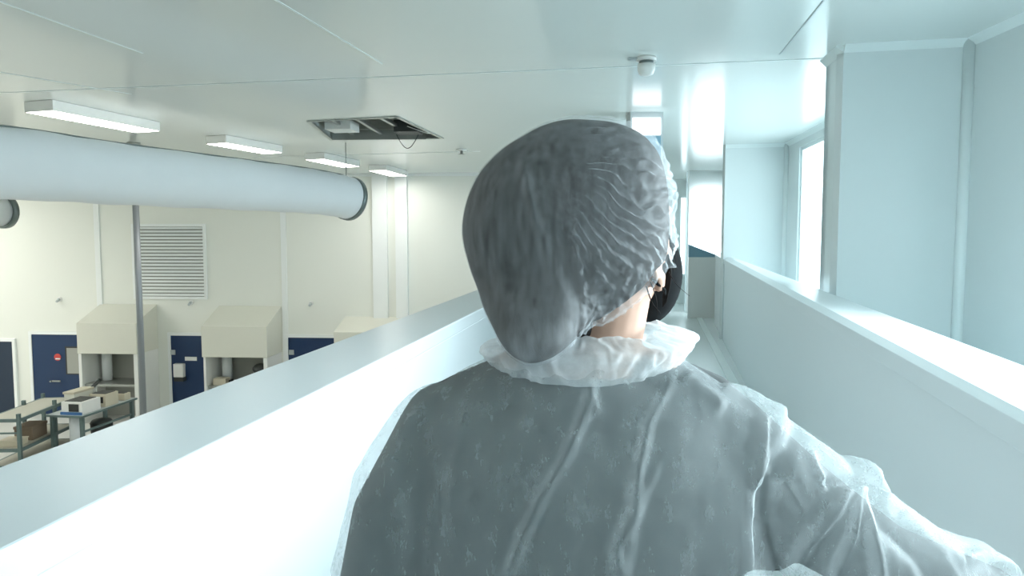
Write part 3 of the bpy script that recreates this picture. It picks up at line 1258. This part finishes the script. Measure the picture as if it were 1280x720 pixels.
def cap_mesh(name, material, parent, NA, NT, scale, wrinkle, drop):
    a = np.linspace(-math.pi, math.pi, NA, endpoint=False)
    t = np.linspace(0, math.pi, NT + 1)[1:-1]
    rr = rad_at(a)
    A, T = np.meshgrid(a, t)
    RR = np.broadcast_to(rr, A.shape)
    k = CD0 / F * scale
    g = np.sin(T) ** .92
    near = np.where(np.cos(T) > 0, .112 if wrinkle else .106, .146)
    if not wrinkle:
        RR = RR * (1 + .027 * (1 - smoothstep(-.4, .5, np.cos(A))) * (A > -3.2))
    X = (CU0 - 735) * CD0 / F + RR * k * g * np.cos(A)
    Zz = 1.6 - (CV0 - 300) * CD0 / F + RR * k * g * np.sin(A) * 1.0
    # the round mean profile towards the viewer, so the bag bulges rather than tapering from a rim
    Y = (CD0 - .92) - near * scale * np.sign(np.cos(T)) * np.abs(np.cos(T)) ** .95
    bag = smoothstep(335, 445, CV0 - RR * g * np.sin(A)) * (1 - smoothstep(690, 760, CU0 + RR * g * np.cos(A)))
    Y = Y - (.075 if wrinkle else .062) * bag
    pts = np.stack([X, Y, Zz], -1).reshape(-1, 3)
    pts = np.vstack([pts, [[(CU0 - 735) * CD0 / F, (CD0 - .92) - .112 * scale, 1.6 - (CV0 - 300) * CD0 / F]],
                     [[(CU0 - 735) * CD0 / F, (CD0 - .92) + .132 * scale, 1.6 - (CV0 - 300) * CD0 / F]]])
    nT = NT - 1
    F_ = []
    for i in range(nT - 1):
        for j in range(NA):
            j2 = (j + 1) % NA
            F_.append((i * NA + j, i * NA + j2, (i + 1) * NA + j2, (i + 1) * NA + j))
    p0, p1 = nT * NA, nT * NA + 1
    for j in range(NA):
        j2 = (j + 1) % NA
        F_.append((p0, j2, j))
        F_.append((p1, (nT - 1) * NA + j, (nT - 1) * NA + j2))
    # cut along the elastic
    rel = pts - np.array([HC.x, HC.y, 0])
    af = rel[:, 0] * hf.x + rel[:, 1] * hf.y
    zc = zcut(af) + drop
    gone = (pts[:, 2] < zc) & (pts[:, 0] > -.024 + drop)
    wv = np.array([LP(*p) for p in pts])
    u, v = proj_np(wv)
    dens = np.zeros(len(pts))
    if wrinkle:
        nrm = pts - np.array([(CU0 - 735) * CD0 / F, 0, 1.61])
        nrm /= np.linalg.norm(nrm, axis=1)[:, None]
        front = smoothstep(.06, .0, pts[:, 1])
        disp = np.zeros(len(pts))
        # pleats fanning from the crown towards the ear side
        psi = np.arctan2(v - 160, u - 600)
        wob = nz(pts, 14, 3.0) * .09 + nz(pts, 45, 5.0) * .035
        ph = (psi + wob) * 15.0
        fr = np.abs((ph % 1) - .5) * 2
        ridge = np.clip(1 - fr * 1.25, 0, 1) ** 1.4
        mask = smoothstep(668, 745, u) * (1 - smoothstep(285, 355, v - (u - 760) * .35)) * (.4 + .6 * smoothstep(185, 225, v))
        amp = .55 + .45 * nz(pts, 22, 9.0)
        disp += mask * ridge * .0065 * amp * 1.9
        dens += mask * (ridge ** 2 * 2.3 * (amp + .3) - .12)  # denser gathered crests, thinner troughs; also paints side light and shade into the pleats
        # flat bands along the top
        m2 = (1 - smoothstep(175, 215, v)) * smoothstep(640, 690, u)
        band = .5 + .5 * np.sin((v + nz(pts, 12, 2.0) * 14) * .55)
        disp += m2 * band * .0012
        dens += m2 * band * .14
        # gathered, crumpled cloth along the elastic
        dz = pts[:, 2] - zcut(af)
        m3 = np.exp(-(np.clip(dz, 0, 1) / .042) ** 2) * (pts[:, 0] > -.02) + .75 * np.exp(-(((u - 770) / 62) ** 2 + ((v - 345) / 58) ** 2))
        m3 = np.clip(m3, 0, 1)
        cr = fbm(pts, 62, 1.0, 3, True)
        disp += m3 * (cr - .3) * .0042
        dens += m3 * np.clip(cr - .2, 0, 1.3) * .8 + .13 * smoothstep(690, 760, u) + .3 * smoothstep(795, 836, u)
        # long soft folds over the hair knot
        for pl, am, wd, dn in (([(650, 186), (664, 250), (684, 318), (708, 372), (740, 408)], .004, 7, .45),
                               ([(690, 195), (684, 260), (694, 320), (716, 352)], -.002, 16, -.12),
                               ([(682, 335), (700, 375), (722, 402)], .003, 6, .48),
                               ([(640, 200), (620, 270), (624, 350), (650, 420)], .002, 9, .10),
                               ([(612, 230), (600, 300), (622, 390)], .002, 8, .08),
                               ([(720, 300), (724, 345), (736, 385)], .003, 6, .22)):
            d, tt, sd = polydist(u, v, pl)
            gq = np.exp(-(d / wd) ** 2) * smoothstep(0, .12, tt) * smoothstep(0, .12, 1 - tt)
            disp += gq * am
            dens += gq * dn
        # fine strands of fibre on the bag
        m4 = 1 - smoothstep(690, 740, u)
        dens += m4 * (.20 * nz(pts, 75, 4.0, (1, 1, .16)) + .14 * nz(pts, 160, 8.0, (1, 1, .2)) + .10)
        disp += m4 * .0012 * nz(pts, 30, 6.0, (1, 1, .3))
        # folded edge seam
        dens += np.exp(-(np.clip(dz, 0, 1) / .006) ** 2) * .5 * (pts[:, 0] > -.02)
        pts = pts + nrm * (disp * front)[:, None]
    keep = ~gone
    faces = []
    used = set()
    for f in F_:
        if keep[list(f)].any():
            faces.append(f)
            used.update(f)
    # pull the raw border onto the elastic line
    for i in used:
        if gone[i]:
            pts[i, 2] = zc[i] if pts[i, 2] > zc[i] - .03 else pts[i, 2]
    idx = {i: k for k, i in enumerate(sorted(used))}
    mb = MB()
    mb.v = [LP(*pts[i]) for i in sorted(used)]
    mb.f = [[idx[i] for i in f] for f in faces]
    mb.sm = [True] * len(faces)
    me = bpy.data.meshes.new(name)
    o = bpy.data.objects.new(name, me)
    COL.objects.link(o)
    o.parent = parent
    WM[o] = WM[parent].copy()
    inv = WM[parent].inverted()
    me.from_pydata([inv @ q for q in mb.v], [], mb.f)
    me.polygons.foreach_set('use_smooth', mb.sm)
    me.materials.append(material)
    at = me.attributes.new('density', 'FLOAT', 'POINT')
    at.data.foreach_set('value', np.array([dens[i] for i in sorted(used)], dtype=np.float32))
    return o


hair = cap_mesh('hair', M['hair'], person, 160, 90, .966, False, .004)
cap = cap_mesh('bouffant_cap', M['cap'], person, 400, 230, 1.0, True, 0.0)
cap['label'] = 'see-through white pleated bouffant cap'
# elastic edge: a ruffled cord following the visible border
pts = []
for k in range(60):
    t = k / 59
    u = 735 + (836 - 735) * t if False else None
rim = [(722, 418), (738, 411), (765, 409), (785, 404), (800, 393), (806, 375), (812, 352), (822, 336), (832, 318), (837, 300)]

# loose hair by the ear and at the nape


def strand(px, r):
    q = [at_d(*p) for p in px]
    P_ = []
    for i in range(len(q) - 1):
        p0, p1, p2, p3 = q[max(i - 1, 0)], q[i], q[i + 1], q[min(i + 2, len(q) - 1)]
        for k in range(6):
            w_ = k / 6
            P_.append(.5 * ((2 * p1) + (p2 - p0) * w_ + (2 * p0 - 5 * p1 + 4 * p2 - p3) * w_ * w_ + (3 * p1 - p0 - 3 * p2 + p3) * w_ ** 3))
    P_.append(q[-1])
    n_ = len(P_)
    MB().tube(P_, [r * (1 - .75 * i / (n_ - 1)) for i in range(n_)], 6).build('hair_strand', M['hair'], person)


for k in range(9):
    e = k * .8
    strand([(834 - k * .6, 312, .925), (838 - k * .5, 332 + e, .925), (838 - k, 352 + e, .925), (833 - k * .6, 378 + e, .925)], .0016)
strand([(836, 340, .92), (846, 356, .91), (862, 370, .90)], .0006)
strand([(834, 310, .93), (842, 326, .925), (843, 340, .92)], .0008)
strand([(808, 358, .865), (815, 378, .862), (826, 392, .865)], .0011)
strand([(813, 352, .86), (820, 372, .86), (822, 396, .866)], .0010)
strand([(837, 303, .93), (845, 318, .925), (846, 330, .92)], .0006)
nb = MB()
nb.ball(LP(*HD(-.068, -.02, -.135)), (.05, .034, .045), 18, 12, HROT)
nb.build('nape_hair', M['hair'], person)

# mask
mk = MB()
mk.ball(LP(*HD(.076, .003, -.074)), (.058, .060, .076), 28, 20, HROT)
mo = mk.build('face_mask', M['mask'], person)
for s in (-1, 1):
    for (z0, z1) in ((-.045, -.03), (-.105, -.075)):
        MB().tube([LP(*HD(.045, .064 * s, z0)), LP(*HD(.02, .080 * s, (z0 + z1) / 2)), LP(*HD(-.012, .082 * s, z1))], .002, 6).build('ear_loop', M['mask'], mo)

# ---------------------------------------------------------------- gown
g = MB()
loft(g, [(.42, 0, .285, .23, .02), (.60, 0, .275, .215, .02), (.85, 0, .26, .19, .02), (1.05, 0, .25, .168, .015), (1.20, 0, .248, .158, .01), (1.28, 0, .25, .153, .01),
         (1.335, 0, .248, .142, .01), (1.372, -.002, .238, .125, .01), (1.398, -.002, .208, .11, .01), (1.422, -.001, .165, .098, .01), (1.44, 0, .128, .09, .01), (1.462, 0, .108, .085, .01)], 64, 2.25)
limb(g, [(-.19, .005, 1.33, .078), (-.235, .005, 1.255, .086), (-.262, .005, 1.15, .084), (-.272, .02, 1.04, .074), (-.265, .08, .93, .066), (-.247, .13, .82, .045)], 28)
limb(g, [(.185, .005, 1.325, .082), (.255, .0, 1.265, .088), (.335, .0, 1.205, .086), (.41, .02, 1.150, .084), (.50, .05, 1.105, .078), (.58, .085, 1.085, .070), (.66, .12, 1.055, .045)], 28)
limb(g, [(.305, -.005, 1.262, .042), (.352, -.01, 1.270, .040)], 16)
limb(g, [(.52, .05, 1.135, .04), (.575, .07, 1.125, .038)], 16)
gown = blob_mesh('gown', g, .0048, 6, person, M['gown'])
gown['label'] = 'thin white non-woven gown'
me = gown.data
n_ = len(me.vertices)
co = np.empty(n_ * 3)
me.vertices.foreach_get('co', co)
co = co.reshape(-1, 3)
no_ = np.empty(n_ * 3)
me.vertices.foreach_get('normal', no_)
no_ = no_.reshape(-1, 3)
B_ = np.array(B0)
wv = co + B_
u, v = proj_np(wv)
view = np.array(EYE) - wv
view /= np.linalg.norm(view, axis=1)[:, None]
fac = smoothstep(-.1, .25, (no_ * view).sum(1))
disp = np.zeros(n_)
dens = np.zeros(n_)
loc = np.stack([(co @ np.array(CR)), (co @ np.array(CH)), co[:, 2]], -1)
# broad soft drape
disp += .0045 * nz(loc, 9, 1.0, (1.2, 1.2, .45)) + .0015 * nz(loc, 26, 2.0, (1, 1, .5))
cr = fbm(loc, 22, 4.0, 3, True)
disp += .0008 * cr
dens += .02 * cr
FOLDS = (  # polyline, height, width, density, one-sided
    ([(741, 472), (730, 520), (707, 573), (676, 622), (649, 684), (632, 730)], .0075, 7, .22, 0),
    ([(735, 478), (741, 500), (747, 520)], .004, 4, .2, 0),
    ([(700, 492), (732, 478), (750, 466), (790, 452)], .004, 4, .2, 0),
    ([(840, 468), (809, 524), (798, 578), (791, 640), (770, 684), (776, 730)], .0085, 8, .24, 0),
    ([(832, 470), (801, 530), (789, 585)], -.005, 7, -.10, 0),
    ([(822, 574), (800, 630), (790, 660), (780, 730)], .004, 6, .14, 0),
    ([(491, 560), (489, 613), (507, 653), (493, 730)], .008, 7, .22, 0),
    ([(520, 580), (505, 620), (500, 650)], .005, 6, .15, 0),
    ([(587, 465), (533, 507), (496, 548)], .006, 6, .16, 0),
    ([(578, 505), (570, 560), (562, 640)], .003, 6, .10, 0),
    ([(668, 480), (660, 520), (640, 570)], .003, 5, .12, 0),
    ([(690, 560), (672, 600), (700, 590)], .002, 4, .1, 0),
    ([(981, 490), (971, 538), (947, 578), (932, 613), (928, 660), (930, 735)], .014, 10, .12, 1),
    ([(949, 520), (940, 565), (930, 610)], .009, 6, .24, 0),
    ([(850, 470), (880, 492), (905, 512)], .006, 8, .22, 0),
    ([(900, 480), (945, 492), (980, 492)], .006, 8, .16, 0),
    ([(1012, 560), (1022, 585), (1036, 612)], .005, 4, .22, 0),
    ([(948, 585), (980, 605), (1006, 645)], .005, 7, .12, 0),
    ([(1060, 606), (1040, 640), (1008, 674), (984, 730)], .013, 9, .26, 0),
    ([(1066, 602), (1068, 640), (1064, 668), (1040, 725)], .012, 6, .28, 0),
    ([(1072, 602), (1084, 640), (1095, 700), (1098, 730)], .010, 7, .22, 0),
    ([(1084, 606), (1107, 660), (1150, 700), (1170, 735)], -.010, 10, -.12, 0),
    ([(1082, 600), (1120, 625), (1160, 665), (1205, 712)], .010, 9, .26, 0),
    ([(1040, 556), (1078, 562), (1096, 588), (1086, 602)], .008, 9, .22, 0),
    ([(1030, 604), (1058, 602), (1094, 600)], -.013, 6, -.05, 0),
    ([(1204, 700), (1222, 694), (1280, 712)], .008, 8, .2, 0),
    ([(1120, 640), (1170, 690), (1200, 735)], .006, 6, .18, 0),
)
for pl, am, wd, dn, one in FOLDS:
    d, tt, sd = polydist(u, v, pl)
    e_ = smoothstep(0, .1, tt) * smoothstep(0, .1, 1 - tt)
    if one:
        gq = np.where(sd > 0, np.exp(-(d / (wd * 3.5)) ** 2), np.exp(-(d / wd) ** 2) - .5 * np.exp(-((d - wd * 2.2) / (wd * 1.4)) ** 2))
    else:
        gq = np.exp(-(d / wd) ** 2)
    disp += gq * am * e_ * fac
    dens += (np.exp(-(d / (wd * .45)) ** 2) * .9 + np.exp(-(d / (wd * 1.1)) ** 2) * .6) * dn * e_ * fac
# sleeves stand off the arms: two layers of cloth, denser look
dens += .16 * smoothstep(.235, .34, np.abs(loc[:, 0])) + .8 * smoothstep(.262, .315, -loc[:, 0]) + .32 * smoothstep(.29, .40, loc[:, 0]) + .22 * smoothstep(.10, .24, loc[:, 0]) * smoothstep(1.20, 1.36, loc[:, 2]) + .14 * smoothstep(1.39, 1.43, loc[:, 2])
co2 = co + no_ * disp[:, None]
me.vertices.foreach_set('co', co2.ravel())
at = me.attributes.new('density', 'FLOAT', 'POINT')
at.data.foreach_set('value', dens.astype(np.float32))
bm = bmesh.new()
bm.from_mesh(me)
dead = [f for f in bm.faces if (lambda c: c.z < .43 or (c.z > 1.456))(f.calc_center_median())]
for f in bm.faces:
    c = f.calc_center_median()
    x_ = c.x * CR.x + c.y * CR.y
    if x_ > .665 or (x_ < -.15 and c.z < .825 and (c.x * CH.x + c.y * CH.y) > .09 and c.z > .70 and x_ < -.20):
        if f not in dead:
            dead.append(f)
bmesh.ops.delete(bm, geom=list(set(dead)), context='FACES')
bm.to_mesh(me)
bm.free()

# crumpled stand-up collar
NC, NR = 220, 26
vs, dn_ = [], []
for i in range(NR):
    t = i / (NR - 1)
    for k in range(NC):
        a = 2 * math.pi * k / NC
        c, s = math.cos(a), math.sin(a)
        hw = np.interp(t, [0, .4, .62, .8, 1], [.120, .138, .136, .112, .092])
        hd = np.interp(t, [0, .4, .62, .8, 1], [.092, .098, .092, .080, .072])
        zb = 1.422 + .014 * abs(c) ** 2 + .004 * c
        zt_ = 1.478 + .006 * c + .006 * math.sin(3 * a + 1)
        z = zb + (zt_ - zb) * np.interp(t, [0, .5, 1], [0, .62, 1])
        q = Vector((c * 3, s * 3, t * 1.2))
        w1 = noise.noise(q * 1.3 + Vector((4, 1, 0))) * .007 + (1 - abs(noise.noise(q * 2.2)) * 2) * .006 + noise.noise(q * 6) * .0015
        w2 = noise.noise(q * 3 + Vector((9, 3, 2))) * .005 * t
        flare = 1 + .07 * max(0, c) ** 6 * (1 - abs(t - .45))
        vs.append(LP((hw + w1) * c * flare, (hd + w1) * s + .012, z + w2))
        dn_.append((1 - abs(noise.noise(q * 4.3)) * 2) * .3)
fs = []
for i in range(NR - 1):
    for k in range(NC):
        k2 = (k + 1) % NC
        fs.append([i * NC + k, i * NC + k2, (i + 1) * NC + k2, (i + 1) * NC + k])
inv = WM[person].inverted()
cme = bpy.data.meshes.new('collar')
col = bpy.data.objects.new('collar', cme)
COL.objects.link(col)
col.parent = gown
WM[col] = WM[person].copy()
cme.from_pydata([inv @ q for q in vs], [], fs)
cme.polygons.foreach_set('use_smooth', [True] * len(fs))
cme.materials.append(M['collar'])
at = cme.attributes.new('density', 'FLOAT', 'POINT')
at.data.foreach_set('value', np.array(dn_, dtype=np.float32))


# ------------------------------------------------------------------ light
w = bpy.data.worlds.new('world')
scene.world = w
w.use_nodes = True
bg = w.node_tree.nodes['Background']
bg.inputs['Color'].default_value = (.82, .93, 1.0, 1)
bg.inputs['Strength'].default_value = 2.2


def area(name, c, direction, sx, sy, power, col):
    l = bpy.data.lights.new(name, 'AREA')
    l.shape = 'RECTANGLE'
    l.size, l.size_y = sx, sy
    l.energy = power
    l.color = col
    o = bpy.data.objects.new(name, l)
    COL.objects.link(o)
    o.location = c
    o.rotation_euler = Vector(direction).to_track_quat('-Z', 'Y').to_euler()
    return o


def win_light(name, w, z0, z1, power, col=(.86, .95, 1.0), tilt=-.25, spread=180, back=0.0):
    a, b, nn = w
    c = (a + b) / 2 + nn * .5
    d_ = (b - a).normalized()
    if d_.y < 0:
        d_ = -d_
    o = area(name, flat(c, (z0 + z1) / 2 + .1), -nn + Z * tilt - d_ * back, (b - a).length, z1 - z0, power, col)
    o.data.spread = R(spread)


win_light('daylight_near', win1, 1.0, 2.3, 104, tilt=-.28, spread=75, back=.25)
win_light('daylight_far', win2, .9, 2.95, 40)
win_light('daylight_end', win3, .75, 2.62, 14)
# added, unseen fill lamps that keep the hall evenly lit
for (x, y) in ((-14.0, 3.0), (-14.4, 6), (-14.8, 9), (-15.2, 11.6), (-17.4, 4.5), (-17.6, 8), (-18, 11), (-10.8, 2.5), (-4.0, 1.0)):
    t = thing('strip_lamp', 'added unseen fill lamp on the hall ceiling outside the picture', 'lamp', Vector((x, y, ZC)), 0, 'added hall fill lamps out of view')
    m = MB()
    m.hexa([Vector((x + a, y + b, ZC - .116)) for a, b in ((-.18, -.75), (.18, -.75), (.18, .75), (-.18, .75))],
           [Vector((x + a, y + b, ZC - .003)) for a, b in ((-.18, -.75), (.18, -.75), (.18, .75), (-.18, .75))])
    m.build('housing', M['white'], t)
    m = MB()
    m.hexa([Vector((x + a, y + b, ZC - .117)) for a, b in ((-.165, -.74), (.165, -.74), (.165, .74), (-.165, .74))],
           [Vector((x + a, y + b, ZC - .116)) for a, b in ((-.165, -.74), (.165, -.74), (.165, .74), (-.165, .74))])
    m.build('diffuser', M['fill_lamp'], t)

scene.view_settings.view_transform = 'Standard'
scene.view_settings.look = 'None'
scene.view_settings.gamma = 1
scene.view_settings.use_curve_mapping = False
scene.view_settings.exposure = 1.2
scene.cycles.max_bounces = 10
scene.cycles.diffuse_bounces = 6
scene.cycles.transparent_max_bounces = 16
scene.cycles.use_denoising = True
